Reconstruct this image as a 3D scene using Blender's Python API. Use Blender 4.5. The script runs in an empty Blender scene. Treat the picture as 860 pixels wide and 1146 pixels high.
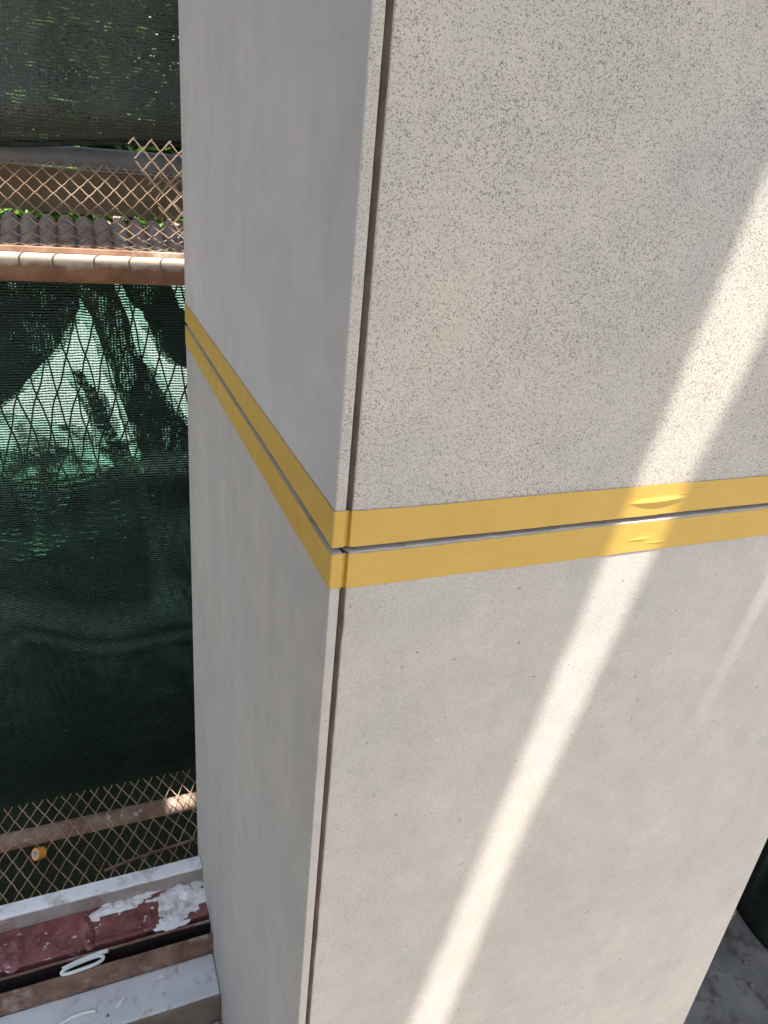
import bpy, bmesh, math, random
from mathutils import Vector, Matrix, noise

random.seed(7)
scene = bpy.context.scene
col = scene.collection

# ---------------------------------------------------------------- camera
def cam_axes(yaw, pitch, roll):
    cy, sy, cp, sp = math.cos(yaw), math.sin(yaw), math.cos(pitch), math.sin(pitch)
    f = Vector((sy * cp, cy * cp, -sp)); r = Vector((cy, -sy, 0)); u = r.cross(f)
    return r * math.cos(roll) + u * math.sin(roll), u * math.cos(roll) - r * math.sin(roll), f
R_, U_, F_ = cam_axes(0.422364, 0.448296, 0.103898)
cam = bpy.data.cameras.new('camera'); camo = bpy.data.objects.new('camera', cam); col.objects.link(camo)
camo.matrix_world = Matrix(((R_.x, U_.x, -F_.x, -0.1712), (R_.y, U_.y, -F_.y, -0.4706),
                            (R_.z, U_.z, -F_.z, 1.6802), (0, 0, 0, 1)))
cam.sensor_fit = 'VERTICAL'; cam.sensor_height = 24.0; cam.lens = 823.34 / 1146 * 24.0
cam.clip_start = 0.02; cam.clip_end = 500
scene.camera = camo

# ---------------------------------------------------------------- light
SUN = Vector((-0.050, -0.260, 0.964)).normalized()      # towards the sun
world = bpy.data.worlds.new('World'); scene.world = world; world.use_nodes = True
wn = world.node_tree.nodes; wl = world.node_tree.links
sky = wn.new('ShaderNodeTexSky'); sky.sky_type = 'NISHITA'; sky.sun_disc = False
sky.sun_elevation = math.asin(SUN.z); sky.sun_rotation = math.atan2(SUN.x, SUN.y)
sky.air_density = 1.2; sky.dust_density = 2.5; sky.ozone_density = 1.0
wl.new(sky.outputs[0], wn['Background'].inputs[0]); wn['Background'].inputs[1].default_value = 0.11
sl = bpy.data.lights.new('sun', 'SUN'); sl.energy = 3.8; sl.angle = math.radians(0.5); sl.color = (1.0, 0.975, 0.93)
so = bpy.data.objects.new('sun', sl); col.objects.link(so)
so.rotation_euler = SUN.to_track_quat('Z', 'Y').to_euler(); so.location = (0, 0, 8)
scene.view_settings.view_transform = 'Standard'; scene.view_settings.look = 'None'
scene.view_settings.gamma = 1.0; scene.view_settings.exposure = 1.74
scene.view_settings.use_curve_mapping = False
scene.render.engine = 'CYCLES'
scene.cycles.max_bounces = 8; scene.cycles.transparent_max_bounces = 24

# ---------------------------------------------------------------- helpers
def tag(o, label=None, cat=None, group=None, kind=None):
    if label: o['label'] = label
    if cat: o['category'] = cat
    if group: o['group'] = group
    if kind: o['kind'] = kind
    return o

def link(name, me, mat, parent=None, smooth=False):
    o = bpy.data.objects.new(name, me); col.objects.link(o)
    if mat and not me.materials: me.materials.append(mat)
    if parent: o.parent = parent
    if smooth:
        for p in me.polygons: p.use_smooth = True
    return o

def from_data(name, v, f, mat, parent=None, smooth=False):
    me = bpy.data.meshes.new(name); me.from_pydata([tuple(p) for p in v], [], f); me.update()
    return link(name, me, mat, parent, smooth)

def from_bm(name, bm, mat, parent=None, smooth=False):
    bmesh.ops.recalc_face_normals(bm, faces=bm.faces[:])
    me = bpy.data.meshes.new(name); bm.to_mesh(me); bm.free()
    return link(name, me, mat, parent, smooth)

def empty(name, loc=(0, 0, 0)):
    o = bpy.data.objects.new(name, None); o.location = loc; col.objects.link(o); return o

def box_bm(lo, hi, bev=0.0, seg=2):
    bm = bmesh.new(); bmesh.ops.create_cube(bm, size=1)
    for v in bm.verts:
        v.co = Vector([(lo[i] + hi[i]) / 2 + v.co[i] * (hi[i] - lo[i]) for i in range(3)])
    if bev: bmesh.ops.bevel(bm, geom=bm.edges[:], offset=bev, segments=seg, profile=0.5, affect='EDGES')
    return bm

def slice_bm(bm, axis, a, b, n):
    no = Vector((0, 0, 0)); no[axis] = 1
    for i in range(1, n):
        c = Vector((0, 0, 0)); c[axis] = a + (b - a) * i / n
        bmesh.ops.bisect_plane(bm, geom=bm.verts[:] + bm.edges[:] + bm.faces[:], plane_co=c, plane_no=no, dist=1e-7)

def box(name, lo, hi, mat, bev=0.002, parent=None):
    return from_bm(name, box_bm(lo, hi, bev), mat, parent)

def N(x, y=0.0, z=0.0): return noise.noise(Vector((x, y, z)))

def rough_box(name, lo, hi, mat, bev, amp, freq, cuts, parent=None, smooth=False):
    bm = box_bm(lo, hi, bev)
    for ax in range(3):
        if cuts[ax] > 1: slice_bm(bm, ax, lo[ax], hi[ax], cuts[ax])
    for v in bm.verts:
        v.co += Vector(noise.noise_vector(v.co * freq)) * amp
    return from_bm(name, bm, mat, parent, smooth)

def sweep(pts, rad, seg=10, v=None, f=None, caps=True, closed=False):
    """tube along pts; rad number or list; appends to v, f"""
    v = [] if v is None else v; f = [] if f is None else f
    pts = [Vector(p) for p in pts]; n = len(pts); base = len(v); up = None
    for i, p in enumerate(pts):
        if closed: t = (pts[(i + 1) % n] - pts[i - 1])
        else: t = (pts[min(i + 1, n - 1)] - pts[max(i - 1, 0)])
        t.normalize()
        if up is None:
            up = Vector((0, 0, 1)) if abs(t.z) < 0.9 else Vector((1, 0, 0))
        a = t.cross(up).normalized(); up = a.cross(t).normalized()
        r = rad[i] if isinstance(rad, (list, tuple)) else rad
        for k in range(seg):
            an = 2 * math.pi * (k + 0.5) / seg
            v.append(p + a * math.cos(an) * r + up * math.sin(an) * r)
    m = n if closed else n - 1
    for i in range(m):
        j = (i + 1) % n
        for k in range(seg):
            q = (k + 1) % seg
            f.append((base + i * seg + k, base + j * seg + k, base + j * seg + q, base + i * seg + q))
    if caps and not closed:
        f.append(tuple(base + k for k in range(seg))); f.append(tuple(base + (n - 1) * seg + k for k in reversed(range(seg))))
    return v, f

def pipe(name, a, b, r, mat, seg=20, wall=0.0035, parent=None):
    """hollow steel tube with open ends"""
    a, b = Vector(a), Vector(b); n = 24
    pts = [a.lerp(b, i / n) for i in range(n + 1)]
    v, f = sweep(pts, r, seg, caps=False)
    v2, f2 = sweep(pts, r - wall, seg, caps=False); o = len(v)
    v += v2; f += [tuple(o + i for i in reversed(q)) for q in f2]
    for k in range(seg):
        q = (k + 1) % seg; e = n * seg
        f.append((k, q, o + q, o + k)); f.append((e + q, e + k, o + e + k, o + e + q))
    return from_data(name, v, f, mat, parent, smooth=True)

def grid(name, nu, nv, fn, mat, parent=None, smooth=True, thick=0.0):
    v = [fn(i / nu, j / nv) for j in range(nv + 1) for i in range(nu + 1)]
    f = [(j * (nu + 1) + i, j * (nu + 1) + i + 1, (j + 1) * (nu + 1) + i + 1, (j + 1) * (nu + 1) + i) for j in range(nv) for i in range(nu)]
    o = from_data(name, v, f, mat, parent, smooth)
    if thick:
        m = o.modifiers.new('thickness', 'SOLIDIFY'); m.thickness = thick; m.offset = 0
    return o

def child(o, p):
    o.parent = p; o.matrix_parent_inverse = Matrix.Translation(p.location).inverted(); return o

# ---------------------------------------------------------------- materials
class NT:
    def __init__(s, name):
        s.m = bpy.data.materials.new(name); s.m.use_nodes = True
        s.n = s.m.node_tree.nodes; s.l = s.m.node_tree.links
        s.b = s.n['Principled BSDF']; s.co = s.n.new('ShaderNodeTexCoord').outputs['Object']
    def add(s, t, **k):
        n = s.n.new(t)
        for a, b in k.items(): setattr(n, a, b)
        return n
    def mapp(s, scale):
        n = s.add('ShaderNodeMapping'); s.l.new(s.co, n.inputs[0]); n.inputs['Scale'].default_value = scale; return n.outputs[0]
    def noise(s, scale, detail=4, rough=0.55, vec=None, dist=0.0):
        n = s.add('ShaderNodeTexNoise'); s.l.new(vec or s.co, n.inputs['Vector'])
        n.inputs['Scale'].default_value = scale; n.inputs['Detail'].default_value = detail
        n.inputs['Roughness'].default_value = rough; n.inputs['Distortion'].default_value = dist
        return n.outputs['Fac']
    def vor(s, scale, vec=None, feature='F1', out='Distance', rnd=1.0):
        n = s.add('ShaderNodeTexVoronoi', feature=feature); s.l.new(vec or s.co, n.inputs['Vector'])
        n.inputs['Scale'].default_value = scale; n.inputs['Randomness'].default_value = rnd
        return n.outputs[out]
    def ramp(s, fac, stops):
        n = s.add('ShaderNodeValToRGB'); s.l.new(fac, n.inputs[0]); e = n.color_ramp.elements
        while len(e) < len(stops): e.new(0.5)
        for i, (p, c) in enumerate(stops):
            e[i].position = p; c = (c, c, c) if not isinstance(c, tuple) else c; e[i].color = (*c, 1)
        return n.outputs[0]
    def math(s, op, a, b=0.0, c=None):
        n = s.add('ShaderNodeMath', operation=op)
        for i, x in enumerate((a, b, c)):
            if x is None: continue
            if isinstance(x, (int, float)): n.inputs[i].default_value = x
            else: s.l.new(x, n.inputs[i])
        return n.outputs[0]
    def mix(s, fac, a, b, mode='MIX'):
        n = s.add('ShaderNodeMix', data_type='RGBA', blend_type=mode)
        for i, x in ((0, fac), (6, a), (7, b)):
            if isinstance(x, (int, float)): n.inputs[i].default_value = x
            elif isinstance(x, tuple): n.inputs[i].default_value = (*x, 1)
            else: s.l.new(x, n.inputs[i])
        return n.outputs[2]
    def sep(s):
        n = s.add('ShaderNodeSeparateXYZ'); s.l.new(s.co, n.inputs[0]); return n.outputs
    def bump(s, h, strength=0.3, dist=0.001):
        n = s.add('ShaderNodeBump'); s.l.new(h, n.inputs['Height'])
        n.inputs['Strength'].default_value = strength; n.inputs['Distance'].default_value = dist
        s.l.new(n.outputs[0], s.b.inputs['Normal'])
    def color(s, c):
        if isinstance(c, tuple): s.b.inputs['Base Color'].default_value = (*c, 1)
        else: s.l.new(c, s.b.inputs['Base Color'])
    def rough(s, r):
        if isinstance(r, (int, float)): s.b.inputs['Roughness'].default_value = r
        else: s.l.new(r, s.b.inputs['Roughness'])

def stone(name, base, fine, pits, streak, warm, cloudy=1.0):
    """pale reconstituted stone: fine = strength of salt-and-pepper grain, pits = sparse larger holes, streak = vertical polishing marks"""
    t = NT(name)
    blot = t.noise(5.5, 4, 0.6)
    c = t.mix(t.ramp(blot, [(0.3, 0.0), (0.7, 1.0)]), tuple(b * w for b, w in zip(base, (0.88, 0.90, 0.92))), tuple(b * w for b, w in zip(base, warm)))
    cloud = t.noise(26, 5, 0.6)
    c = t.mix(1.0, c, t.ramp(cloud, [(0.3, 1 - 0.07 * cloudy), (0.7, 1 + 0.04 * cloudy)]), 'MULTIPLY')
    stain = t.ramp(t.noise(3.1, 6, 0.68, dist=0.6), [(0.50, 0.0), (0.72, 1.0)])
    c = t.mix(t.math('MULTIPLY', stain, 0.30 * cloudy), c, (base[0] * 0.82, base[1] * 0.79, base[2] * 0.74))
    scuff = t.ramp(t.noise(1.0, 4, 0.7, t.mapp((30, 30, 9)), 1.5), [(0.70, 0.0), (0.80, 1.0)])
    c = t.mix(t.math('MULTIPLY', scuff, 0.22 * cloudy), c, tuple(min(0.9, b * 1.3) for b in base))
    if streak:
        st = t.noise(1.0, 5, 0.65, t.mapp((42, 42, 5.5)))
        c = t.mix(streak, c, t.ramp(st, [(0.25, 0.86), (0.52, 1.0), (0.8, 1.05)]), 'MULTIPLY')
        st2 = t.noise(1.0, 3, 0.5, t.mapp((14, 14, 0.9)))
        c = t.mix(streak, c, t.ramp(st2, [(0.35, 0.90), (0.65, 1.05)]), 'MULTIPLY')
    c = t.mix(1.0, c, t.ramp(t.noise(330, 4, 0.7), [(0.3, 0.93), (0.7, 1.05)]), 'MULTIPLY')
    h = None
    if fine:
        dens = t.noise(9, 4, 0.6)
        g = t.noise(960, 2, 0.55)
        g = t.math('ADD', g, t.math('MULTIPLY', t.math('SUBTRACT', dens, 0.5), -0.10))
        sp = t.ramp(g, [(0.36, 1.0), (0.46, 0.0)])
        c = t.mix(t.math('MULTIPLY', sp, fine), c, tuple(b * 0.36 for b in base))
        g2 = t.noise(380, 3, 0.55)
        g2 = t.math('ADD', g2, t.math('MULTIPLY', t.math('SUBTRACT', dens, 0.5), -0.26))
        sp2 = t.ramp(g2, [(0.30, 1.0), (0.35, 0.0)])
        c = t.mix(t.math('MULTIPLY', sp2, fine), c, tuple(b * 0.34 for b in base))
        lt = t.ramp(t.noise(520, 1, 0.5), [(0.62, 0.0), (0.74, 1.0)])
        c = t.mix(t.math('MULTIPLY', lt, 0.35), c, tuple(min(0.9, b * 1.25) for b in base))
        h = t.math('SUBTRACT', 1.0, t.math('MAXIMUM', sp, sp2))
    if pits:
        vec = t.add('ShaderNodeMixRGB', blend_type='ADD'); vec.inputs[0].default_value = 0.012
        t.l.new(t.co, vec.inputs[1]); nz = t.add('ShaderNodeTexNoise'); nz.inputs['Scale'].default_value = 160
        t.l.new(t.co, nz.inputs['Vector']); t.l.new(nz.outputs['Color'], vec.inputs[2])
        d = t.vor(75, vec.outputs[0]); sel = t.vor(75, vec.outputs[0], out='Color')
        sx = t.add('ShaderNodeSeparateXYZ'); t.l.new(sel, sx.inputs[0])
        keep = t.ramp(sx.outputs[0], [(0.80, 0.0), (0.84, 1.0)])
        ln = t.math('MULTIPLY', sx.outputs[1], 0.13)
        hole = t.math('MULTIPLY', t.math('LESS_THAN', d, t.math('ADD', ln, 0.045)), keep)
        c = t.mix(t.math('MULTIPLY', hole, pits), c, tuple(b * 0.38 for b in base))
        hh = t.math('SUBTRACT', 1.0, hole)
        h = hh if h is None else t.math('MULTIPLY', h, hh)
    t.color(c); t.rough(0.78)
    t.b.inputs['Specular IOR Level'].default_value = 0.25
    fineh = t.noise(240, 4, 0.6)
    h = t.math('MULTIPLY', fineh, 0.35) if h is None else t.math('ADD', h, t.math('MULTIPLY', fineh, 0.35))
    t.bump(h, 0.35, 0.0006)
    return t.m

ST = (0.555, 0.500, 0.428)
m_stone_ru = stone('speckled_stone', ST, 0.95, 0.5, 0.0, (1.04, 1.02, 0.97))
m_stone_rl = stone('pale_stone', (0.565, 0.505, 0.435), 0.36, 0.9, 0.12, (1.03, 1.02, 0.99), 1.3)
m_stone_lu = stone('smooth_stone', (0.53, 0.50, 0.465), 0.12, 0.6, 0.32, (1.03, 1.02, 1.02), 0.9)
m_stone_ll = stone('smooth_grey_stone', (0.475, 0.44, 0.395), 0.10, 0.6, 0.32, (1.03, 1.02, 0.99), 0.9)

def plain(name, c1, c2, scale=8, rough=0.8, bump=0.3, bdist=0.002, spec=0.4, metal=0.0, c3=None, s3=40, t3=(0.55, 0.65)):
    t = NT(name)
    n = t.noise(scale, 6, 0.62)
    c = t.mix(t.ramp(n, [(0.35, 0.0), (0.65, 1.0)]), c1, c2)
    if c3: c = t.mix(t.ramp(t.noise(s3, 5, 0.65), [(t3[0], 0.0), (t3[1], 1.0)]), c, c3)
    t.color(c); t.rough(rough); t.b.inputs['Specular IOR Level'].default_value = spec; t.b.inputs['Metallic'].default_value = metal
    t.bump(t.noise(scale * 8, 5, 0.6), bump, bdist)
    return t.m

m_groove_shade = plain('brown_groove_shade', (0.21, 0.145, 0.11), (0.32, 0.235, 0.19), 30)  # brown tone of the shaded groove wall put into the edge colour
m_core = plain('grey_mortar', (0.40, 0.39, 0.37), (0.52, 0.50, 0.48), 30)
m_floor = plain('dusty_concrete', (0.27, 0.25, 0.22), (0.38, 0.35, 0.31), 5, 0.9, 0.5, 0.004, c3=(0.10, 0.085, 0.07), s3=14, t3=(0.56, 0.66))
m_blocker = plain('raw_concrete_blocker', (0.27, 0.26, 0.25), (0.36, 0.35, 0.33), 3, 0.9, 0.4, 0.004)
m_rear = plain('shaded_stained_concrete', (0.085, 0.088, 0.088), (0.15, 0.15, 0.148), 9, 0.9, 0.6, 0.004, c3=(0.055, 0.045, 0.038), s3=16, t3=(0.52, 0.66))
m_white = plain('chalky_white_paint', (0.70, 0.70, 0.70), (0.80, 0.80, 0.80), 20, 0.6, 0.3, 0.001, c3=(0.34, 0.29, 0.25), s3=18, t3=(0.52, 0.72))
m_red = plain('dark_red_primer', (0.12, 0.036, 0.036), (0.24, 0.095, 0.09), 34, 0.42, 0.4, 0.002, c3=(0.62, 0.56, 0.56), s3=55, t3=(0.62, 0.68))
m_channel = plain('rusty_brown_steel', (0.13, 0.060, 0.042), (0.25, 0.165, 0.12), 18, 0.75, 0.4, 0.002, c3=(0.36, 0.32, 0.26), s3=12, t3=(0.52, 0.66))
m_ledge = plain('grey_cement_render', (0.46, 0.49, 0.50), (0.56, 0.59, 0.60), 12, 0.85, 0.4, 0.002, c3=(0.20, 0.18, 0.16), s3=34, t3=(0.56, 0.74))
m_black = plain('black_slot_shade', (0.010, 0.008, 0.008), (0.025, 0.018, 0.016), 20)  # near-black colour stands in for the shade deep in the slot
m_web = plain('grimy_shaded_web', (0.27, 0.21, 0.18), (0.42, 0.38, 0.35), 9, 0.8, 0.4, 0.002, c3=(0.22, 0.10, 0.08), s3=7, t3=(0.52, 0.66))  # grime, plus the rail's shaded front put into the colour
m_plaster = plain('wet_white_plaster', (0.66, 0.67, 0.66), (0.78, 0.78, 0.76), 40, 0.5, 0.5, 0.002, c3=(0.48, 0.44, 0.38), s3=40, t3=(0.62, 0.75))
m_foam = plain('pale_foam_rod', (0.55, 0.60, 0.55), (0.64, 0.68, 0.63), 60, 0.6, 0.2)
m_rustpipe = plain('rusted_scaffold_tube', (0.26, 0.12, 0.07), (0.42, 0.26, 0.17), 14, 0.8, 0.5, 0.0015, c3=(0.56, 0.50, 0.43), s3=9, t3=(0.55, 0.68))
def suntop_pipe():
    t = NT('rusty_tube_with_painted_sun_top')
    c = t.mix(t.ramp(t.noise(16, 6, 0.65), [(0.35, 0.0), (0.65, 1.0)]), (0.17, 0.072, 0.034), (0.29, 0.155, 0.085))
    c = t.mix(t.ramp(t.noise(9, 5, 0.6), [(0.58, 0.0), (0.70, 0.7)]), c, (0.50, 0.40, 0.31))
    z = t.math('ADD', t.sep()[2], t.math('MULTIPLY', t.math('SUBTRACT', t.noise(24, 6, 0.75), 0.5), 0.030))
    c = t.mix(t.ramp(t.math('MULTIPLY_ADD', z, 30.0, -43.62), [(0.0, 0.0), (0.28, 1.0)]), c, (0.52, 0.42, 0.31))  # pale upper band paints in the sunlit strip along the pipe
    t.color(c); t.rough(0.8); t.bump(t.noise(130, 5, 0.6), 0.5, 0.0015)
    return t.m
m_suntop_pipe = suntop_pipe()
m_greypipe = plain('dull_grey_tube', (0.16, 0.155, 0.15), (0.24, 0.235, 0.225), 10, 0.6, 0.3, 0.001)
m_oldpipe = plain('cement_crusted_tube', (0.20, 0.12, 0.075), (0.36, 0.28, 0.21), 16, 0.85, 0.7, 0.004, c3=(0.55, 0.53, 0.50), s3=45, t3=(0.58, 0.66))
m_wire = plain('rusty_mesh_steel', (0.22, 0.13, 0.08), (0.40, 0.29, 0.20), 9, 0.65, 0.2, 0.0005)
m_darkwire = plain('dark_mesh_steel', (0.03, 0.028, 0.025), (0.05, 0.045, 0.04), 9, 0.7, 0.2, 0.0005)
m_orange = plain('orange_cardboard', (0.75, 0.33, 0.03), (0.82, 0.40, 0.05), 60, 0.5, 0.1)
m_core_in = plain('pale_core', (0.50, 0.55, 0.58), (0.58, 0.62, 0.64), 60, 0.6, 0.1)
m_plank = plain('weathered_plank', (0.26, 0.17, 0.10), (0.38, 0.27, 0.17), 10, 0.85, 0.5, 0.002)
m_riser = plain('dirty_shaded_brown', (0.13, 0.10, 0.075), (0.21, 0.17, 0.13), 14, 0.9, 0.5, 0.002)
m_corr = plain('fibre_cement', (0.26, 0.17, 0.12), (0.38, 0.28, 0.21), 24, 0.9, 0.6, 0.003, c3=(0.11, 0.085, 0.075), s3=30, t3=(0.55, 0.68))
m_ply = plain('raw_plywood', (0.28, 0.20, 0.12), (0.36, 0.26, 0.16), 6, 0.8, 0.3)
m_wall = plain('pale_sunlit_plaster', (0.50, 0.53, 0.50), (0.62, 0.64, 0.60), 1.5, 0.9, 0.3, 0.01)
m_earth = plain('dry_earth', (0.16, 0.12, 0.08), (0.24, 0.19, 0.13), 1.2, 0.95, 0.6, 0.03)
m_bark = plain('bark', (0.07, 0.05, 0.035), (0.12, 0.09, 0.06), 14, 0.9, 0.8, 0.01)

def tape_mat():
    t = NT('yellow_masking_tape')
    c = t.mix(t.noise(18, 4, 0.6), (0.51, 0.305, 0.050), (0.60, 0.375, 0.075))
    c = t.mix(t.ramp(t.noise(240, 3, 0.6), [(0.62, 0.0), (0.78, 0.5)]), c, (0.50, 0.28, 0.04))
    c = t.mix(t.ramp(t.noise(7, 5, 0.7), [(0.55, 0.0), (0.75, 0.35)]), c, (0.44, 0.28, 0.07))
    t.color(c); t.rough(t.ramp(t.noise(25, 4), [(0.3, 0.35), (0.7, 0.6)])); t.b.inputs['Specular IOR Level'].default_value = 0.4
    t.bump(t.noise(1.0, 4, 0.6, t.mapp((45, 45, 260))), 0.22, 0.0008)
    return t.m
m_tape = tape_mat()

def net_mat(name, dark, light, open_lo, open_hi, thread=0.0062, tint=(0.78, 0.95, 0.86)):
    """knitted shade net: real see-through openings between plastic ribbons"""
    t = NT(name)
    sx = t.sep()
    wob = t.math('MULTIPLY', t.math('SUBTRACT', t.noise(34, 3, 0.6), 0.5), 0.006)
    ph = t.math('MULTIPLY', t.math('ADD', sx[2], wob), 2 * math.pi / thread)
    rows = t.math('MULTIPLY_ADD', t.math('SINE', ph), 0.5, 0.5)
    wob2 = t.math('MULTIPLY', t.math('SUBTRACT', t.noise(55, 2, 0.6), 0.5), 0.008)
    ph2 = t.math('MULTIPLY', t.math('ADD', sx[0], wob2), 2 * math.pi / (thread * 1.15))
    cols = t.math('MULTIPLY_ADD', t.math('SINE', ph2), 0.5, 0.5)
    pat = t.math('ADD', t.math('MULTIPLY', rows, 0.80), t.math('MULTIPLY', cols, 0.20))
    grain = t.noise(210, 2, 0.6)
    pat = t.math('ADD', pat, t.math('MULTIPLY', t.math('SUBTRACT', grain, 0.5), 0.7))
    big = t.noise(6, 4, 0.6)
    pat = t.math('ADD', pat, t.math('MULTIPLY', t.math('SUBTRACT', big, 0.5), 0.5))
    hole = t.ramp(pat, [(open_lo, 0.0), (open_hi, 1.0)])
    c = t.mix(t.ramp(rows, [(0.2, 0.0), (0.9, 1.0)]), dark, light)
    glint = t.ramp(t.noise(150, 3, 0.65), [(0.60, 0.0), (0.70, 1.0)])  # random pale specks painted in as glints on the threads
    c = t.mix(t.math('MULTIPLY', glint, 0.6), c, tuple(min(0.3, x * 3.2 + 0.01) for x in light))
    t.color(c); t.rough(0.5); t.b.inputs['Specular IOR Level'].default_value = 0.4
    t.bump(rows, 0.5, 0.0015)
    tr = t.add('ShaderNodeBsdfTransparent'); tr.inputs[0].default_value = (*tint, 1)
    mx = t.add('ShaderNodeMixShader'); t.l.new(hole, mx.inputs[0]); t.l.new(t.b.outputs[0], mx.inputs[1]); t.l.new(tr.outputs[0], mx.inputs[2])
    t.l.new(mx.outputs[0], t.n['Material Output'].inputs[0])
    return t.m
m_net = net_mat('dark_green_shade_net', (0.012, 0.027, 0.019), (0.032, 0.057, 0.044), 0.34, 0.60, tint=(0.72, 0.93, 0.83))
m_net_up = net_mat('grey_green_shade_net', (0.050, 0.060, 0.046), (0.085, 0.097, 0.078), 0.80, 0.98)  # lighter and greyer than the lower net
m_net_lo = net_mat('double_green_shade_net', (0.012, 0.025, 0.018), (0.031, 0.052, 0.040), 0.74, 0.98, thread=0.0047)
m_fold = net_mat('gathered_green_net', (0.010, 0.018, 0.014), (0.022, 0.034, 0.026), 0.93, 1.1)

def leaf_mat(name, a, b):
    t = NT(name)
    c = t.mix(t.noise(3.0, 3), a, b)
    t.color(c); t.rough(0.55)
    tl = t.add('ShaderNodeBsdfTranslucent'); t.l.new(c, tl.inputs[0])
    mx = t.add('ShaderNodeMixShader'); mx.inputs[0].default_value = 0.35
    t.l.new(t.b.outputs[0], mx.inputs[1]); t.l.new(tl.outputs[0], mx.inputs[2]); t.l.new(mx.outputs[0], t.n['Material Output'].inputs[0])
    return t.m
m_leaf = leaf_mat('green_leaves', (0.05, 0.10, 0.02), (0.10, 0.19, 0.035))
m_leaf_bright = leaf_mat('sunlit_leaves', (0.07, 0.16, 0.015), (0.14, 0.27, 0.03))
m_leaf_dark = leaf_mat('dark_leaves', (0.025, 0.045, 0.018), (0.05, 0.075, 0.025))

# ---------------------------------------------------------------- setting
FLOOR = -0.02
# terrain far below the terrace
def terr(u, v):
    x, y = -60 + 120 * u, -40 + 160 * v
    return Vector((x, y, -3.0 + 0.10 * N(x * 0.3, y * 0.3)))
tag(grid('ground', 60, 80, terr, m_earth), kind='structure')
# terrace slab, with an uneven, trowelled top
bm = box_bm((-4.0, -6.0, -0.26), (4.5, 0.765, FLOOR), 0.004)
o = tag(from_bm('terrace_floor', bm, m_floor), kind='structure')

tag(box('blocker_wall', (-1.05, -5.0, FLOOR - 0.001), (-0.90, 0.01, 3.15), m_blocker, 0.004), kind='structure')  # unseen wall, added to darken the stone face near the corner

tag(rough_box('shaded_rear_floor', (0.5, 0.03, FLOOR - 0.02), (4.4, 0.760, FLOOR + 0.004), m_rear, 0.001, 0.0008, 6, (40, 12, 1)), kind='structure')  # darker floor copy: stains, with the shade behind the column in its colour

# ---------------------------------------------------------------- column with stone cladding
JU, JL = 1.4047, 1.3993            # joint between upper and lower panels
ZT, ZB = 3.0, FLOOR + 0.004
bm = bmesh.new()
ring = [(0.03, 0.0088), (0.706, 0.0088), (0.706, 0.782), (0.0088, 0.782), (0.0088, 0.03), (0.03, 0.03)]
lo = [bm.verts.new((x, y, FLOOR)) for x, y in ring]; hi = [bm.verts.new((x, y, ZT - 0.002)) for x, y in ring]
bm.faces.new(lo); bm.faces.new(hi)
for i in range(6): bm.faces.new((lo[i], lo[(i + 1) % 6], hi[(i + 1) % 6], hi[i]))
tag(from_bm('column_core', bm, m_core), 'grey mortar column core showing inside the open joints between stone panels', 'column')

def panel(name, lo, hi, mat, long_axis, joint_z, label, edge_mat=None):
    bm = box_bm(lo, hi, 0.0014, 3)
    L = hi[long_axis] - lo[long_axis]
    slice_bm(bm, long_axis, lo[long_axis], hi[long_axis], 150)
    slice_bm(bm, 2, max(lo[2], 0.4), min(hi[2], 2.0), 110)
    for v in bm.verts:
        if abs(v.co.z - joint_z) < 0.0022:                       # sawn arris, slightly nibbled
            u = v.co[long_axis]
            k = N(u * 90, joint_z * 7, long_axis * 3.1) * 0.0006 + N(u * 22, 4.2, long_axis) * 0.0005
            c = N(u * 55, 9.0, joint_z * 31)
            if c > 0.38: k += (c - 0.38) * 0.008
            v.co.z += k if joint_z == lo[2] else -k
        e = 0
        if abs(v.co[long_axis] - lo[long_axis]) < 0.0022:        # the arris at the column corner
            v.co[long_axis] += abs(N(v.co.z * 60, 3.3, long_axis)) * 0.0006 + max(0, N(v.co.z * 23, 7.7, long_axis) - 0.45) * 0.003
            if long_axis == 0: v.co.x -= 0.0029 * max(0.0, v.co.y) / 0.009         # groove edge slanted to catch front light
    o = from_bm(name, bm, mat)
    if edge_mat:
        o.data.materials.append(edge_mat)
        for p in o.data.polygons:
            if abs(p.normal[long_axis]) > 0.75 and abs(p.center[long_axis] - lo[long_axis]) < 0.002: p.material_index = 1
    return tag(o, label, 'stone panel', 'stone cladding panels on the column')

panel('stone_panel', (0.0, 0.0, JU), (0.009, 0.785, ZT), m_stone_lu, 1, JU, 'smooth grey stone panel beside the netting, above the taped joint', m_stone_ru)
panel('stone_panel', (0.0, 0.0, ZB), (0.009, 0.785, JL), m_stone_ll, 1, JL, 'smooth grey stone panel meeting the white rail, below the taped joint', m_stone_rl)
panel('stone_panel', (0.0135, -0.0004, JU), (0.706, 0.009, ZT), m_stone_ru, 0, JU, 'beige stone panel densely speckled with dark pits, above the taped joint', m_groove_shade)
panel('stone_panel', (0.0135, -0.0004, ZB), (0.706, 0.009, JL), m_stone_rl, 0, JL, 'pale beige stone panel with few pits, below the taped joint', m_groove_shade)

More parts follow.
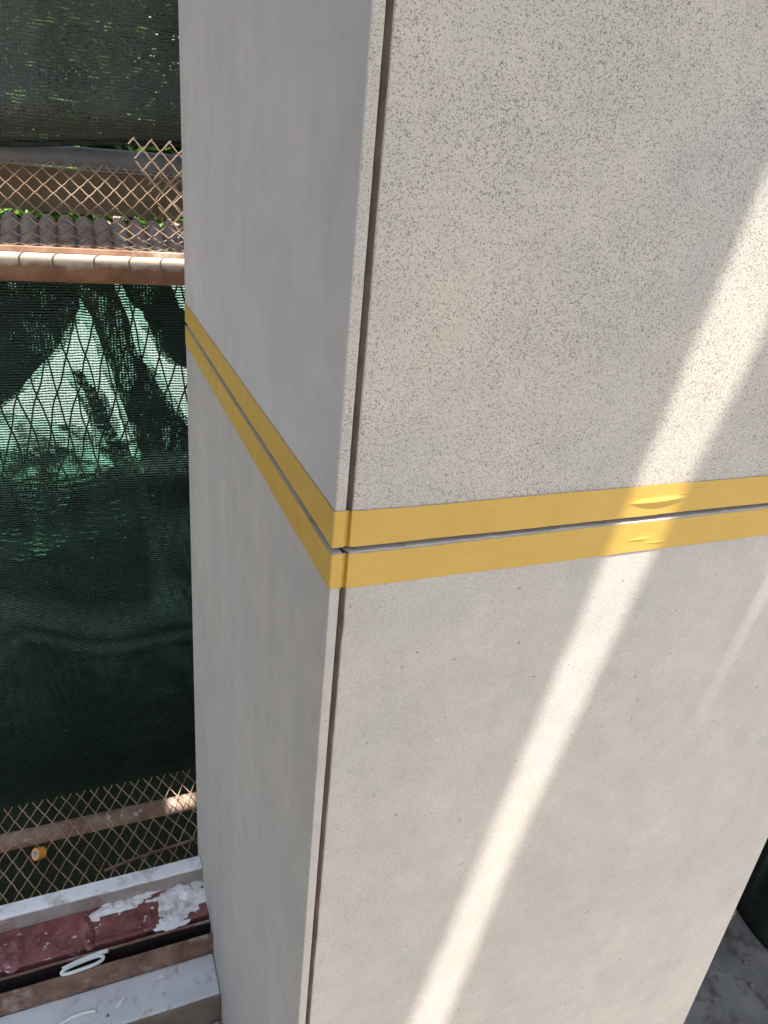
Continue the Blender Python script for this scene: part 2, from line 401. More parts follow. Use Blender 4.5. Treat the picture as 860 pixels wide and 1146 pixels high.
def tape(z0, z1, label, seed, wrinkle=None):
    path = []
    path += [(0.0050, 0.7865), (-0.0002, 0.7866)]
    n = 90
    for i in range(n + 1): path.append((-0.00045, 0.7860 + (0.0008 - 0.7860) * i / n))
    path += [(-0.00025, -0.0001), (0.0004, -0.00045), (0.004, -0.0005), (0.0084, -0.0005), (0.0093, 0.0004), (0.0099, 0.0030), (0.0120, 0.0030), (0.0130, 0.0006), (0.0136, -0.0008)]
    for i in range(1, 181): path.append((0.0142 + (0.704 - 0.0142) * i / 180, -0.00095))
    nz = 24; v = []; f = []
    s = 0.0
    for i, (x, y) in enumerate(path):
        if i: s += math.hypot(x - path[i - 1][0], y - path[i - 1][1])
        e0 = N(s * 14, seed) * 0.0007 + N(s * 120, seed + 5) * 0.00030
        e1 = N(s * 12, seed + 9) * 0.0007 + N(s * 120, seed + 7) * 0.00030
        dip = -0.0014 if 0.0088 < x < 0.0138 and y > 0 else 0.0
        if x > 0.0139: dip = -0.0006
        for j in range(nz + 1):
            w = j / nz; z = (z0 + e0) * (1 - w) + (z1 + e1) * w + dip
            px, py = x, y
            lift = 0.00016 * (1 + N(s * 60, w * 4, seed))
            for (wx, wz, hl, hw, hh) in (wrinkle if y < -0.0004 and x > 0.02 else ()):
                q = 1 - ((x - wx) / hl) ** 2
                if q > 0:
                    zz = wz + (x - wx) * 0.02
                    lift += hh * q * math.exp(-((z - zz) / (hw * (0.4 + 0.6 * q))) ** 2)
            if y <= -0.0004 and x > 0.013: py -= lift
            elif x <= -0.0004: px -= lift
            v.append(Vector((px, py, z)))
    m = nz + 1
    for i in range(len(path) - 1):
        for j in range(nz): f.append((i * m + j, i * m + j + 1, (i + 1) * m + j + 1, (i + 1) * m + j))
    o = from_data('masking_tape', v, f, m_tape, smooth=False)
    o.modifiers.new('thickness', 'SOLIDIFY').thickness = 0.00012
    return tag(o, label, 'tape', 'strips of yellow masking tape along the joint')
tape(JU + 0.0004, 1.4360, 'yellow masking tape strip wrapped round the column along the upper side of joint', 1.3, [(0.316, 1.4195, 0.036, 0.0022, 0.0024), (0.362, 1.4290, 0.012, 0.0011, 0.0008), (0.345, 1.4245, 0.010, 0.0010, 0.0006), (0.135, 1.4230, 0.012, 0.0010, 0.0005), (0.21, 1.4100, 0.016, 0.0011, 0.0005)])
tape(1.3672, JL - 0.0007, 'yellow masking tape strip wrapped round the column along the lower side of joint', 6.1, [(0.305, 1.3800, 0.014, 0.0010, 0.0007), (0.330, 1.3745, 0.020, 0.0009, 0.0006), (0.12, 1.3850, 0.010, 0.0010, 0.0005), (0.43, 1.3900, 0.016, 0.0010, 0.0005)])

# ---------------------------------------------------------------- sill beside the column
XL = -2.4
tag(rough_box('sill_kerb', (XL, 0.6200, FLOOR - 0.001), (-0.0005, 0.755, 0.088), m_ledge, 0.003, 0.001, 20, (20, 1, 1)), 'concrete kerb under the white rail and the red steel plate', 'kerb')

t = empty('white_rail', (-0.6, 0.73, 0.088)); tag(t, 'rail with chalky white top running from the stone panel along mesh walkway', 'rail')
child(rough_box('cap', (XL, 0.7155, 0.172), (-0.0003, 0.7475, 0.180), m_white, 0.002, 0.0012, 22, (80, 2, 1)), t)
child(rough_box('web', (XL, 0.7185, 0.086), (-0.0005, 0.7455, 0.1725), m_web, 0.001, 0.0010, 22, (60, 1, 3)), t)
t = empty('steel_plate', (-0.6, 0.67, 0.088)); tag(t, 'dark red primed steel plate spattered with white beside the white rail', 'plate')
child(rough_box('plate', (XL, 0.629, 0.086), (-0.0006, 0.7180, 0.132), m_red, 0.002, 0.0008, 25, (60, 4, 1)), t)
def weld(cx, cy, rx, ry, h, rot):
    def fn(u, v):
        a = 2 * math.pi * u; r = v
        x = rx * r * math.cos(a) * (1 + 0.25 * N(math.cos(a) * 2, math.sin(a) * 2, cx * 9)); y = ry * r * math.sin(a)
        z = h * (1 - r ** 3) * (0.8 + 0.5 * N(x * 90, y * 90, cx)) - 0.0008
        return Vector((cx + x * math.cos(rot) - y * math.sin(rot), cy + x * math.sin(rot) + y * math.cos(rot), 0.132 + z))
    child(grid('weld_bead', 28, 8, fn, m_red), t)
weld(-0.252, 0.668, 0.015, 0.047, 0.011, 0.12)
weld(-0.392, 0.664, 0.022, 0.045, 0.010, -0.1)
weld(-0.640, 0.668, 0.017, 0.046, 0.010, 0.1)
child(rough_box('cover_strip', (-0.225, 0.640, 0.1315), (-0.120, 0.690, 0.1365), m_red, 0.001, 0.0012, 30, (12, 6, 1)), t)

t = empty('steel_channel', (-0.6, 0.6, 0.088)); tag(t, 'rusty brown steel channel with a dark open slot next to red plate', 'channel')
child(rough_box('lip', (XL, 0.6115, FLOOR), (-0.0008, 0.6155, 0.1290), m_black, 0.0008, 0.0009, 18, (60, 1, 1)), t)
child(rough_box('lip_edge', (XL, 0.6112, 0.1285), (-0.0009, 0.6162, 0.1325), m_channel, 0.0008, 0.0009, 18, (60, 1, 1)), t)
child(rough_box('channel_floor', (XL, 0.5837, FLOOR), (-0.0009, 0.6195, FLOOR + 0.02), m_black, 0.0008, 0.0, 18, (1, 1, 1)), t)
child(rough_box('front_wall', (XL, 0.5785, 0.069), (-0.0008, 0.5835, 0.1320), m_channel, 0.001, 0.0012, 18, (60, 1, 2)), t)
tag(rough_box('cement_ledge', (XL, 0.489, FLOOR - 0.001), (-0.0006, 0.5790, 0.070), m_ledge, 0.004, 0.0011, 16, (80, 8, 4)), 'blue grey cement ledge at the foot of the rusty channel', 'ledge')
tag(rough_box('shaded_front_board', (XL, 0.4825, FLOOR), (-0.0008, 0.4895, 0.0655), m_riser, 0.001, 0.0015, 20, (60, 1, 2)), 'added brown board for the dirty shaded front of the cement ledge', 'board')  # separate strip; dirt and the front's shade are put into its colour

def lump(name, cx, cy, z, rx, ry, h, seed, mat, label, rot=0.0, ragged=0.45):
    def fn(u, v):
        a = 2 * math.pi * u
        rr = 1 + ragged * N(math.cos(a) * 1.6, math.sin(a) * 1.6, seed) + 0.5 * ragged * N(math.cos(a) * 5, math.sin(a) * 5, seed + 3)
        x = rx * rr * v * math.cos(a); y = ry * rr * v * math.sin(a)
        hh = h * (1 - v ** 2.5) * (0.10 + abs(0.5 + 0.8 * N(x * 38, y * 38, seed) + 0.35 * N(x * 90, y * 90, seed + 1)) + 0.10 * N(x * 260, y * 260, seed))
        return Vector((cx + x * math.cos(rot) - y * math.sin(rot), cy + x * math.sin(rot) + y * math.cos(rot), z - 0.001 + hh))
    return tag(grid(name, 120, 40, fn, mat), label, 'plaster', None)
lump('plaster_smear', -0.165, 0.709, 0.132, 0.074, 0.025, 0.010, 2.2, m_plaster, 'lumpy white plaster smear lying across the middle of the red plate', 0.12, 0.75)
lump('plaster_smear', -0.030, 0.706, 0.132, 0.048, 0.022, 0.015, 5.7, m_plaster, 'tall curled white plaster smear against the foot of stone panel', 0.15, 0.6)
lump('plaster_skin', -0.066, 0.672, 0.132, 0.078, 0.047, 0.0045, 8.4, m_white, 'thin chalky white plaster skin spread on red plate beside stone panel', 0.05, 0.35)

# folded foam backer rod lying in the slot
def oval(a):
    x, y = 0.040 * math.cos(a), 0.0085 * math.sin(a) * (1 + 0.15 * math.cos(a))
    return Vector((-0.262 + x - 0.10 * y, 0.5905 + y + 0.11 * x, 0.1365 + 0.0012 * math.sin(3 * a)))
v, f = sweep([oval(2 * math.pi * i / 48) for i in range(48)], 0.0034, 10, closed=True)
sweep([(-0.300 + 0.088 * i / 14, 0.5935 + 0.013 * i / 14 + 0.003 * math.sin(math.pi * i / 14), 0.1375) for i in range(15)], 0.0046, 10, v, f)
tag(from_data('foam_rod', v, f, m_foam, smooth=True), 'pale foam rod folded in a loop across the channel slot', 'foam rod')

# offcuts on the ledge
def offcut(cx, cy, z, l, w, h, rot, mat, label, seed):
    bm = box_bm((-l / 2, -w / 2, 0), (l / 2, w / 2, h), min(h, w) * 0.25, 1)
    slice_bm(bm, 0, -l / 2, l / 2, 5)
    for v_ in bm.verts: v_.co += Vector(noise.noise_vector(v_.co * 120 + Vector((seed, 0, 0)))) * h * 0.5
    o = from_bm('plaster_chip', bm, mat); o.location = (cx, cy, z); o.rotation_euler = (0, 0, rot)
    return tag(o, label, 'chip', 'plaster chips on the cement ledge')
offcut(-0.197, 0.531, 0.0705, 0.024, 0.006, 0.004, 0.75, m_plaster, 'long white plaster chip lying slantwise near front of cement ledge', 1)
offcut(-0.114, 0.559, 0.0705, 0.012, 0.005, 0.003, 0.1, m_plaster, 'short flat white plaster chip close to the rusty channel wall', 2)
offcut(-0.030, 0.566, 0.0705, 0.005, 0.004, 0.004, 0.5, m_plaster, 'tiny white plaster crumb on ledge beside the stone panel', 3)
offcut(-0.222, 0.513, 0.0705, 0.006, 0.005, 0.004, 1.1, m_channel, 'small dark brown crumb on the cement ledge', 4)
pts = [(-0.318 + 0.075 * k / 12, 0.512 + 0.020 * math.sin(math.pi * (0.15 + 0.55 * k / 12)), 0.0735) for k in range(13)]
v, f = sweep(pts, 0.0034, 8)
tag(from_data('foam_offcut', v, f, m_foam, smooth=True), 'short curved white foam offcut on the cement ledge', 'foam rod')

# rubble on the floor behind the ledge front
for k, (x, y, r) in enumerate([(-0.012, 0.468, 0.010), (0.0 - 0.03, 0.455, 0.006), (-0.055, 0.470, 0.005)]):
    bm = bmesh.new(); bmesh.ops.create_icosphere(bm, subdivisions=2, radius=r)
    for v_ in bm.verts: v_.co *= 1 + 0.5 * N(v_.co.x * 90, v_.co.y * 90, v_.co.z * 90 + k)
    o = from_bm('mortar_crumb', bm, m_core); o.location = (x, y, FLOOR + r * 0.7)
    tag(o, 'small grey mortar crumb on the floor at the foot of ledge', 'rubble', 'mortar crumbs at the foot of the ledge')

# ---------------------------------------------------------------- expanded steel meshes
def mesh_lines(fn, u0, u1, v0, v1, du, dv, r, keep=None, step=6, jit=0.0):
    """two families of crossing strands on the surface fn(u, v); du, dv = diamond width and height"""
    V, Fc = [], []
    k = dv / du
    span = (v1 - v0) / k
    for sgn in (1, -1):
        n0 = int(math.floor((u0 - span) / du)) - 1; n1 = int(math.ceil((u1 + span) / du)) + 1
        for c in range(n0, n1 + 1):
            pts = []
            ns = int((v1 - v0) / (dv / 2) + 0.5) * step
            for i in range(ns + 1):
                vv = v0 + (v1 - v0) * i / ns
                uu = c * du + sgn * (vv - v0) / k
                ok = u0 <= uu <= u1 and (keep is None or keep(uu, vv))
                if ok:
                    off = r * 0.45 * sgn
                    # strands bend at the knots of an expanded sheet
                    fr = ((vv - v0) / (dv / 2)) % 1.0
                    uu2 = uu + sgn * 0.018 * du * math.sin(2 * math.pi * fr) + jit * N(uu * 9, vv * 9, sgn)
                    pts.append(fn(uu2, vv) + Vector((0, 0, off)))
                else:
                    if len(pts) > 2: sweep(pts, r, 4, V, Fc)
                    pts = []
            if len(pts) > 2: sweep(pts, r, 4, V, Fc)
    return V, Fc

# lower walkway
DZ = -0.085
V, Fc = mesh_lines(lambda u, v: Vector((u, v, DZ + 0.006 * N(u * 3, v * 3, 2) + 0.012 * max(0, v - 1.15) * 4)), -1.6, 0.7, 0.79, 1.275, 0.038, 0.066, 0.00155, jit=0.004)
tag(from_data('mesh_deck', V, Fc, m_wire), 'rusty expanded mesh walkway beyond the white rail, pipe beneath it', 'mesh deck')
pt = pipe('scaffold_pipe', (-2.2, 1.200, -0.132), (1.6, 1.200, -0.132), 0.0242, m_oldpipe)
tag(pt, 'cement crusted scaffold pipe under the lower mesh walkway', 'pipe')
v, f = sweep([(-0.215 + 0.42 * i / 20, 0.983 + 0.06 * i / 20 + 0.003 * math.sin(i * 0.4), DZ + 0.006) for i in range(21)], 0.0042, 8)
tag(from_data('steel_rod', v, f, m_channel, smooth=True), 'thin rusty steel rod lying on the lower mesh walkway', 'rod')
# orange tape core
t = empty('tape_core', (-0.372, 1.076, DZ + 0.004)); tag(t, 'small orange cardboard tape core lying on the lower mesh walkway', 'tape core')
def ringmesh(name, ro, ri, w, mat):
    n = 32; V = []; Fc = []
    for k in range(n):
        a = 2 * math.pi * k / n
        for (r, y) in ((ro, -w / 2), (ro, w / 2), (ri, w / 2), (ri, -w / 2)):
            V.append(Vector((y, r * math.cos(a), r * math.sin(a))))
    for k in range(n):
        q = (k + 1) % n
        for j in range(4): Fc.append((k * 4 + j, k * 4 + (j + 1) % 4, q * 4 + (j + 1) % 4, q * 4 + j))
    o = from_data(name, V, Fc, mat); o.parent = t; o.rotation_euler = (0, 0.5, 0.55); o.location = (0, 0, 0.016); return o
ringmesh('roll', 0.0155, 0.0115, 0.022, m_orange); ringmesh('inner_core', 0.0114, 0.0095, 0.0224, m_core_in)

# upper walkway: sagging mesh that curls up towards its outer edge
prof = [(1.028, 1.4770), (1.065, 1.480), (1.095, 1.492), (1.118, 1.512), (1.136, 1.540), (1.150, 1.575), (1.160, 1.607), (1.168, 1.63)]
plen = [0.0]
for a, b in zip(prof, prof[1:]): plen.append(plen[-1] + math.hypot(b[0] - a[0], b[1] - a[1]))
def upr(u, v):
    v = max(0.0, min(v, plen[-1] - 1e-6))
    i = max(k for k in range(len(plen)) if plen[k] <= v); i = min(i, len(prof) - 2)
    w = (v - plen[i]) / (plen[i + 1] - plen[i])
    w2 = w
    y = prof[i][0] * (1 - w2) + prof[i + 1][0] * w2; z = prof[i][1] * (1 - w2) + prof[i + 1][1] * w2
    return Vector((u, y + 0.006 * N(u * 4, 1, 1), z + 0.010 * N(u * 3, v * 4, 7)))
V, Fc = mesh_lines(upr, -1.6, 0.7, 0.0, plen[-1] - 0.02, 0.0310, 0.0300, 0.00135, jit=0.005)
tag(from_data('mesh_deck', V, Fc, m_wire), 'rusty mesh walkway sagging behind the sunlit rusty pipe', 'mesh deck')
def torn(u, v): return Vector((u, 1.035 + 0.10 * (v - 1.48) + 0.35 * max(0, u + 0.02) * (v - 1.5) + 0.008 * N(u * 12, v * 12, 4), v))
def torn_keep(u, v):
    zline = 1.665 - (u + 0.062) * 1.95
    return v > zline + 0.028 * N(u * 40, v * 22, 3)
V, Fc = mesh_lines(torn, -0.062, 0.34, 1.482, 1.668, 0.0315, 0.0335, 0.0014, torn_keep, jit=0.006)
tag(from_data('torn_mesh', V, Fc, m_wire), 'torn ragged piece of rusty mesh standing on the upper walkway', 'mesh')
sunpipe = tag(pipe('scaffold_pipe', (-2.2, 0.998, 1.4460), (1.6, 0.998, 1.4520), 0.0242, m_suntop_pipe), 'rusty orange scaffold pipe with a sunlit top under the sagging mesh', 'pipe')
for k in range(28):  # thin dark lines standing in for mesh shadows across the pipe
    x0 = -1.30 + 0.0585 * k + 0.020 * N(k * 3.17, 2.3)
    zc = 1.4460 + 0.006 * (x0 + 2.2) / 3.8
    pts = [(x0 + (0.012 + 0.014 * N(k * 1.7, 5.1)) * i / 14 - 0.004 * math.sin(i * 0.4), 0.998 - 0.0249 * math.cos(math.radians(12 + 130 * i / 14)), zc + 0.0249 * math.sin(math.radians(12 + 130 * i / 14))) for i in range(15)]
    v, f = sweep(list(reversed(pts)), 0.0013, 6)
    from_data('mesh_shadow_line', v, f, m_channel, sunpipe, smooth=True)
tag(rough_box('edge_bar', (-1.9, 1.0235, 1.4700), (1.2, 1.0300, 1.4800), m_rustpipe, 0.001, 0.0008, 8, (40, 1, 1)), 'thin rusty edge bar of the upper mesh walkway along the pipe', 'bar')
tag(pipe('scaffold_pipe', (-2.2, 1.345, 1.594), (1.6, 1.345, 1.640), 0.0200, m_greypipe), 'dull grey scaffold pipe below the hem of the upper netting', 'pipe')
tag(rough_box('plank', (-2.0, 1.585, 1.487), (1.4, 1.625, 1.586), m_plank, 0.003, 0.004, 5, (40, 2, 2)), 'weathered brown timber plank behind the upper mesh walkway', 'plank')
# corrugated fibre cement sheet
def corr(u, v):
    x = -1.3 + 2.1 * u; y = 1.20 + 0.24 * v
    z = 1.425 + 0.062 * v + 0.020 * abs(math.sin(math.pi * x / 0.0375)) ** 0.8 - 0.014
    return Vector((x, y, z + 0.003 * N(x * 6, y * 9)))
o = grid('corrugated_sheet', 560, 10, corr, m_corr, thick=0.006)
tag(o, 'brown grey corrugated cement sheet lying under the upper mesh', 'roofing sheet')
pp = tag(pipe('scaffold_pipe', (-2.2, 1.43, 1.445), (1.6, 1.43, 1.450), 0.0242, m_greypipe), 'grey scaffold pipe carrying the corrugated cement sheet', 'pipe')
# standards that carry the ledgers
for x, y, lab in ((-1.75, 0.998, 'upright scaffold pipe carrying the sunlit rusty pipe'), (-1.75, 1.39, 'upright scaffold pipe carrying the grey scaffold pipe'), (1.35, 0.998, 'upright scaffold pipe behind column at the mesh walkway'), (1.35, 1.39, 'upright scaffold pipe behind column at the outer netting')):
    tag(pipe('scaffold_pipe', (x, y, -3.05), (x, y, 3.24), 0.0242, m_rustpipe), lab, 'pipe')

# ---------------------------------------------------------------- netting
def net_low(u, v):
    x = -1.15 + 2.05 * u; z = -1.4 + 2.80 * v
    y = 1.335 - 0.03 * math.exp(-((z - 0.35) / 0.6) ** 2) + 0.022 * N(x * 3.2, z * 1.0, 2) + 0.030 * (abs(math.sin(5.5 * (x * 0.9 + z * 0.55) + 2.5 * N(x * 1.3, z * 1.3, 9))) - 0.5) * min(1.0, max(0.25, (1.25 - z) * 1.6)) - 0.02 * max(0, z - 1.2)
    return Vector((x, y, z))
t = empty('shade_net', (-0.4, 1.335, -1.4)); tag(t, 'dark green shade net hanging below the upper walkway, backlit in patches', 'netting')
child(grid('net_sheet', 120, 110, net_low, m_net), t)
def fold(poly, y, width_amp=0.015, seed=0, mat=None, fringe=False):
    """gathered swathe of the net: outline in x, z, built as a rumpled sheet of its own"""
    left, right = poly
    def at(L, w):
        w *= len(L) - 1; i = min(int(w), len(L) - 2); q = w - i
        return L[i][0] * (1 - q) + L[i + 1][0] * q, L[i][1] * (1 - q) + L[i + 1][1] * q
    def fn(u, v):
        a, b = at(left, v), at(right, v)
        x = a[0] * (1 - u) + b[0] * u; z = a[1] * (1 - u) + b[1] * u
        e = 0.010 * N(z * 16, seed, 1) + 0.005 * N(z * 60, seed, 4)
        return Vector((x + e, y - width_amp * math.sin(math.pi * u) + width_amp * 0.9 * N(x * 22, z * 6, seed), z + 0.6 * e))
    if not fringe: fold(([(x - 0.016, z + 0.004) for x, z in left], [(x + 0.016, z + 0.004) for x, z in right]), y - 0.012, width_amp * 0.7, seed + 20, m_net, True)
    return child(grid('net_fold', 20, 60, fn, mat or m_fold), t)
fold(([(-0.185, 1.42), (-0.125, 1.25), (-0.07, 1.05), (-0.02, 0.86), (0.04, 0.66), (0.10, 0.40)], [(-0.085, 1.42), (-0.035, 1.20), (0.05, 1.05), (0.12, 0.95), (0.22, 0.86), (0.34, 0.40)]), 1.385, 0.018, 1)
fold(([(-0.9, 1.42), (-0.9, 1.32), (-0.9, 1.2), (-0.9, 1.06), (-0.9, 0.9)], [(-0.150, 1.42), (-0.155, 1.30), (-0.21, 1.21), (-0.30, 1.11), (-0.50, 0.95)]), 1.39, 0.015, 2)
fold(([(-0.080, 1.42), (-0.05, 1.33), (0.00, 1.25), (0.05, 1.17)], [(0.03, 1.42), (0.06, 1.34), (0.09, 1.25), (0.16, 1.12)]), 1.39, 0.012, 3)
fold(([(-0.185, 1.16), (-0.15, 1.06), (-0.115, 0.94), (-0.085, 0.83), (-0.06, 0.7)], [(-0.165, 1.16), (-0.115, 1.06), (-0.08, 0.95), (-0.05, 0.86), (0.0, 0.7)]), 1.375, 0.006, 4, m_net_lo)
def layer(tops, y, amp, seed, mat):  # extra net sheets added to darken the lower net and fade its glow
    def fn(u, v):
        x = -1.1 + 1.9 * u
        top = tops[0][1] if x < tops[0][0] else tops[-1][1]
        for a, b in zip(tops, tops[1:]):
            if a[0] <= x <= b[0]: top = a[1] + (b[1] - a[1]) * (x - a[0]) / (b[0] - a[0])
        zt = top + amp * N(x * 4, seed, 2) + 0.3 * amp * N(x * 11, seed, 5) + 0.12 * amp * N(x * 60, seed, 8)
        z = -1.5 + (zt + 1.5) * v
        return Vector((x, y + 0.02 * N(x * 5, z * 2, seed), z))
    return child(grid('darkening_net', 200, 60, fn, mat), t)
layer([(-0.45, 1.10), (-0.20, 1.02), (-0.10, 0.97), (0.1, 0.97)], 1.372, 0.06, 1, m_net)
layer([(-0.45, 1.00), (-0.20, 0.96), (-0.10, 0.93), (0.1, 0.94)], 1.379, 0.08, 7, m_net)
layer([(-0.45, 0.95), (0.1, 0.92)], 1.386, 0.08, 2, m_net)
layer([(-0.45, 0.90), (0.1, 0.86)], 1.400, 0.08, 3, m_net_lo)
layer([(-0.45, 0.70), (0.1, 0.62)], 1.414, 0.10, 5, m_fold)
V, Fc = mesh_lines(lambda u, v: Vector((u + 0.05 * (v - 1.1), 1.445 + 0.01 * N(u * 5, v * 5), v)), -1.3, 0.7, 0.7, 1.43, 0.044, 0.19, 0.0027, jit=0.010)
tag(from_data('guard_mesh', V, Fc, m_darkwire), 'dark steel guard mesh seen through the bright patches of the net', 'mesh')

def net_high(u, v):
    x = -1.15 + 2.05 * u; z = 1.652 + 1.5 * v + 0.09 * (x + 0.1) * (1 - v)
    sag = 0.035 * math.exp(-((z - 1.71) / 0.06) ** 2)
    y = 1.245 - sag + 0.02 * N(x * 2.5, z * 1.5, 4) + 0.012 * N(x * 8, z * 3, 6) + (0.06 * math.exp(-((v) / 0.012)) if v < 0.06 else 0)
    return Vector((x, y, z + 0.008 * N(x * 6, 1, 1) * (1 - v)))
t2 = empty('shade_net', (-0.4, 1.25, 1.62)); tag(t2, 'grey green shade net with a dark hem above the mesh walkway', 'netting')
child(grid('net_sheet', 110, 80, net_high, m_net_up), t2)
v, f = sweep([net_high(i / 60, 0.0) + Vector((0, 0, -0.002)) for i in range(61)], 0.007, 8)
child(from_data('hem', v, f, m_fold, smooth=True), t2)

# netting thrown down behind the column on the other side
base = [(1.20, 0.90), (1.29, 0.62), (1.335, 0.42), (1.326, 0.331), (1.320, 0.309), (1.312, 0.268), (1.311, 0.231), (1.318, 0.205), (1.36, 0.15), (1.44, 0.08), (1.56, -0.02), (1.75, -0.12)]
def net_right(u, v):
    w = u * (len(base) - 1); i = min(int(w), len(base) - 2); q = w - i
    x = base[i][0] * (1 - q) + base[i + 1][0] * q; y = base[i][1] * (1 - q) + base[i + 1][1] * q
    z = FLOOR + 0.004 + 1.7 * v
    k = 0.05 * N(u * 9, v * 1.5, 3) * min(1, v * 6)
    return Vector((x + 0.22 * v + k, y + 0.10 * v + k * 0.6, z))
tag(grid('shade_net', 90, 60, net_right, m_fold, thick=0.003), 'black green netting bunched on the floor behind the column', 'netting')
for k, (x, y, r) in enumerate([(1.300, 0.330, 0.016), (1.285, 0.318, 0.010), (1.23, 0.21, 0.006), (1.20, 0.16, 0.007), (1.25, 0.14, 0.009)]):
    bm = bmesh.new(); bmesh.ops.create_icosphere(bm, subdivisions=2, radius=r)
    for v_ in bm.verts: v_.co *= 1 + 0.5 * N(v_.co.x * 60, v_.co.y * 60, v_.co.z * 60 + k * 3)
    o = from_bm('mortar_crumb', bm, m_channel if k < 2 else m_rear); o.scale.z = 0.6; o.location = (x, y, FLOOR + 0.004 + r * 0.35)
    tag(o, 'brownish mortar crumb against the netting on the floor' if k < 2 else 'grey mortar crumb on the open floor behind the column', 'rubble', 'mortar crumbs by the bunched netting' if k < 2 else 'mortar crumbs on the floor behind the column')

# ---------------------------------------------------------------- unseen boards added overhead to shade the column and leave sun slits
def sheet(name, poly, z, th, mat, label, cat, group=None):
    bm = bmesh.new()
    a = [bm.verts.new((x, y, z)) for x, y in poly]; b = [bm.verts.new((x, y, z + th)) for x, y in poly]
    bm.faces.new(a); bm.faces.new(b)
    for i in range(len(poly)): bm.faces.new((a[i], a[(i + 1) % len(poly)], b[(i + 1) % len(poly)], b[i]))
    return tag(from_bm(name, bm, mat), label, cat, group)
CZ = 3.2
G = 'unseen plywood shade sheets added overhead'
sheet('shade_sheet', [(-1.15, -0.95), (-0.217, -0.95), (0.518, -0.10), (0.518, 0.06), (-1.15, 0.06)], CZ, 0.018, m_ply, 'plywood shade sheet added overhead on the netting side of the bright slit', 'plywood', G)
sheet('shade_sheet', [(-0.158, -0.95), (0.072, -0.686), (0.135, -0.600), (0.258, -0.475), (0.289, -0.451), (0.588, -0.115), (0.61, -0.25), (0.43, -0.48), (0.33, -0.60), (0.33, -0.95)], CZ, 0.018, m_ply, 'plywood shade sheet added overhead between the bright slit and the thin slit', 'plywood', G)
sheet('shade_sheet', [(0.3305, -0.95), (0.3305, -0.60), (0.4395, -0.484), (0.620, -0.2545), (0.603, -0.115), (0.603, 0.06), (2.6, 0.06), (2.6, -0.95)], CZ, 0.018, m_ply, 'wide plywood shade sheet added overhead beyond the thin slit', 'plywood', G)
sheet('shade_sheet', [(-1.15, 0.0), (2.6, 0.0), (2.6, 0.26), (-1.15, 0.26)], CZ + 0.02, 0.018, m_ply, 'narrow plywood shade strip added overhead spanning behind the column face', 'plywood', G)
sheet('shade_sheet', [(-1.15, 0.26), (-0.20, 0.26), (-0.20, 0.512), (-1.15, 0.512)], CZ, 0.018, m_ply, 'plywood shade sheet added overhead beside the column top', 'plywood', G)
sheet('shade_sheet', [(-0.20, 0.325), (-0.125, 0.325), (-0.125, 0.26), (2.6, 0.26), (2.6, 0.512), (-0.20, 0.512)], CZ, 0.018, m_ply, 'plywood shade sheet added overhead across the column top', 'plywood', G)
sheet('shade_sheet', [(-1.15, 0.595), (-0.17, 0.590), (-0.17, 0.604), (2.6, 0.604), (2.6, 0.612), (0.4, 0.618), (-0.165, 0.618), (-0.17, 0.688), (-1.15, 0.688)], CZ, 0.018, m_ply, 'plywood shade plank added overhead above the sunlit pipe', 'plywood', G)
sheet('shade_sheet', [(-0.164, 0.662), (2.6, 0.662), (2.6, 0.688), (-0.164, 0.688)], CZ, 0.018, m_ply, 'plywood shade plank added overhead above the torn mesh', 'plywood', G)
sheet('shade_sheet', [(-1.15, 0.717), (2.6, 0.717), (2.6, 2.2), (-1.15, 2.2)], CZ, 0.018, m_ply, 'broad plywood shade sheet added overhead above the netting', 'plywood', G)
for x in (-1.08, 1.9):
    tag(pipe('scaffold_pipe', (x, -1.3, CZ - 0.0242), (x, 2.3, CZ - 0.0242), 0.0242, m_greypipe), 'scaffold pipe carrying the plywood sheets overhead', 'pipe', 'pipes under the plywood')
    for y in (-1.2,):
        tag(pipe('scaffold_pipe', (x, y, FLOOR), (x, y, CZ - 0.04), 0.0242, m_greypipe), 'upright scaffold pipe standing on the terrace floor', 'pipe', 'uprights on the terrace')
    tag(pipe('scaffold_pipe', (x, 2.25, -3.05), (x, 2.25, CZ - 0.04), 0.0242, m_greypipe), 'upright scaffold pipe standing outside the netting', 'pipe', 'uprights outside the netting')

# ---------------------------------------------------------------- outside: wall, bushes, trees
bm = box_bm((-14, 5.0, -3.1), (14, 5.2, 0.86), 0.01)
tag(from_bm('boundary_wall', bm, m_wall), 'pale sunlit boundary wall showing through the green net', 'wall')

def leaves(name, centre, rad, n, size, mat, parent, seed, squash=1.0):
    rnd = random.Random(seed); V = []; Fc = []
    clumps = []
    for _ in range(max(10, n // 220)):
        d = Vector((rnd.gauss(0, 1), rnd.gauss(0, 1), rnd.gauss(0, 1))).normalized() * rnd.uniform(0.35, 0.95)
        clumps.append(Vector((centre[0] + d.x * rad[0], centre[1] + d.y * rad[1], centre[2] + d.z * rad[2])))
    cr = 0.33 * min(rad)
    for _ in range(n):
        c = rnd.choice(clumps)
        p = c + Vector((rnd.gauss(0, 1), rnd.gauss(0, 1), rnd.gauss(0, 0.8))) * cr * 0.6
        a = Vector((rnd.gauss(0, 1), rnd.gauss(0, 1), rnd.gauss(0, 0.6))).normalized()
        b = a.cross(Vector((rnd.gauss(0, 0.5), rnd.gauss(0, 0.5), 1))).normalized()
        s = size * rnd.uniform(0.6, 1.3); i = len(V)
        V += [p - a * s, p + b * s * 0.38 - a * 0.1 * s, p + a * s, p - b * s * 0.38 - a * 0.1 * s]; Fc.append((i, i + 1, i + 2, i + 3))
    return from_data(name, V, Fc, mat, parent)

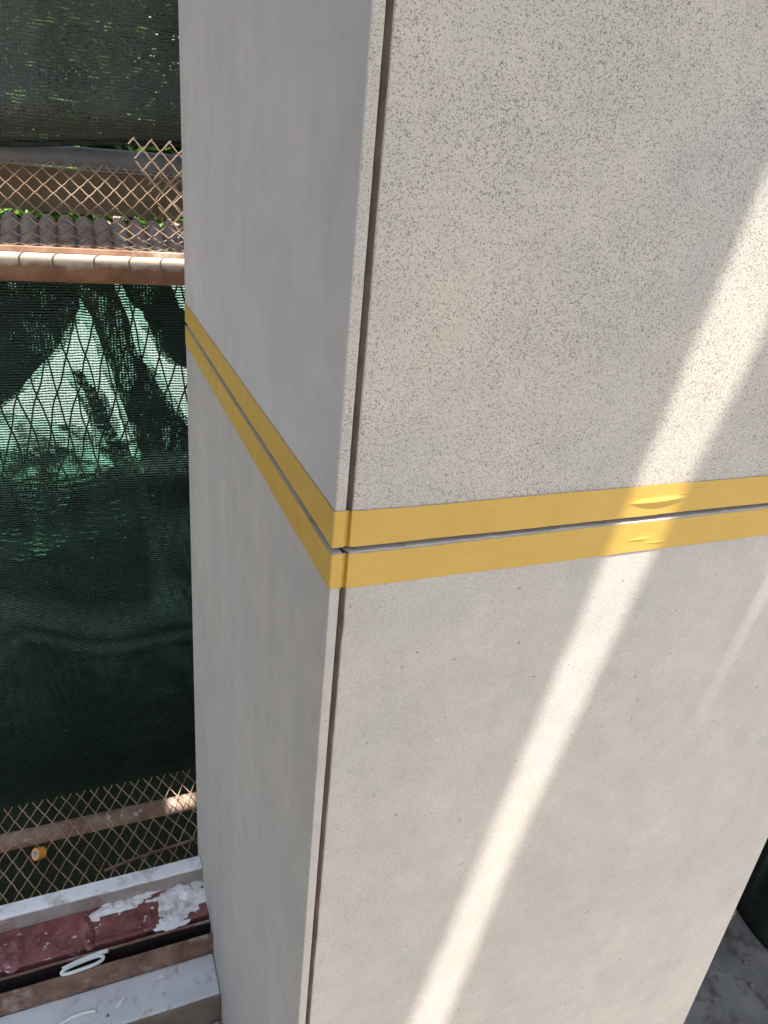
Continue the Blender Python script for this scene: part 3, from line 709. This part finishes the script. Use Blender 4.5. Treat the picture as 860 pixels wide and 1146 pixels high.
def plant(name, base, h_trunk, centre, rad, n, size, mat, label, cat, seed, group=None):
    e = empty(name, (0, 0, 0)); tag(e, label, cat, group)
    rnd = random.Random(seed)
    V, Fc = [], []
    b = Vector(base); c = Vector(centre)
    pts = [b.lerp(c, i / 8) + Vector((rnd.uniform(-1, 1), rnd.uniform(-1, 1), 0)) * 0.03 * rad[0] for i in range(9)]
    r0 = 0.05 * rad[0] + 0.01
    sweep(pts, [r0 * (1 - 0.08 * i) for i in range(9)], 8, V, Fc)
    for k in range(9):
        s = pts[rnd.randint(3, 8)]; d = Vector((rnd.gauss(0, 1) * rad[0], rnd.gauss(0, 1) * rad[1], abs(rnd.gauss(0.5, 0.5)) * rad[2])) * 0.55
        sweep([s, s + d * 0.5 + Vector((0, 0, 0.05 * rad[2])), s + d], [r0 * 0.45, r0 * 0.3, r0 * 0.1], 6, V, Fc)
    from_data('trunk', V, Fc, m_bark, e, smooth=True)
    leaves('crown', centre, rad, n, size, mat, e, seed)
    return e
# shaded shrubs close behind the net
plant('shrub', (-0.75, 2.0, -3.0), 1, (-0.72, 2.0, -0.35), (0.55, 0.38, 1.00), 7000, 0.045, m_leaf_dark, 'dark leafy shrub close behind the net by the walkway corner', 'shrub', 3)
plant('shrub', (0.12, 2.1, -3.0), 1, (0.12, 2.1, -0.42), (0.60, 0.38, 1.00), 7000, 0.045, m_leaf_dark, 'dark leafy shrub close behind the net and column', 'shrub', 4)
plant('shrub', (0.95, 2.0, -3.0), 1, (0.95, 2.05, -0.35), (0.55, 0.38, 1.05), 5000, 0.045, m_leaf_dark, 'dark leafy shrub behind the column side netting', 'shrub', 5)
# trees beyond the wall
plant('tree', (-1.9, 7.4, -3.0), 2, (-1.9, 7.4, 2.2), (2.0, 1.5, 2.3), 15000, 0.11, m_leaf, 'bright green tree beyond the boundary wall, the farthest one from column', 'tree', 11)
plant('tree', (0.7, 7.8, -3.0), 2, (0.7, 7.8, 2.3), (2.0, 1.5, 2.5), 15000, 0.11, m_leaf, 'bright green tree beyond the boundary wall glimpsed through the walkway mesh', 'tree', 12)
plant('tree', (3.6, 7.4, -3.0), 2, (3.6, 7.4, 2.2), (2.0, 1.5, 2.3), 9000, 0.12, m_leaf, 'bright green tree beyond the boundary wall behind the column', 'tree', 13)
for k, (x, lab) in enumerate(((-1.6, 'low bright shrub behind boundary wall, the farthest one from the column'), (-0.2, 'low bright shrub behind the boundary wall glimpsed under the plank'), (1.2, 'low bright shrub behind the boundary wall, hidden mostly by column'))):
    plant('shrub', (x, 6.0, -3.0), 1, (x, 6.0, 0.7), (1.0, 0.5, 0.95), 7000, 0.07, m_leaf_bright, lab, 'shrub', 31 + k)
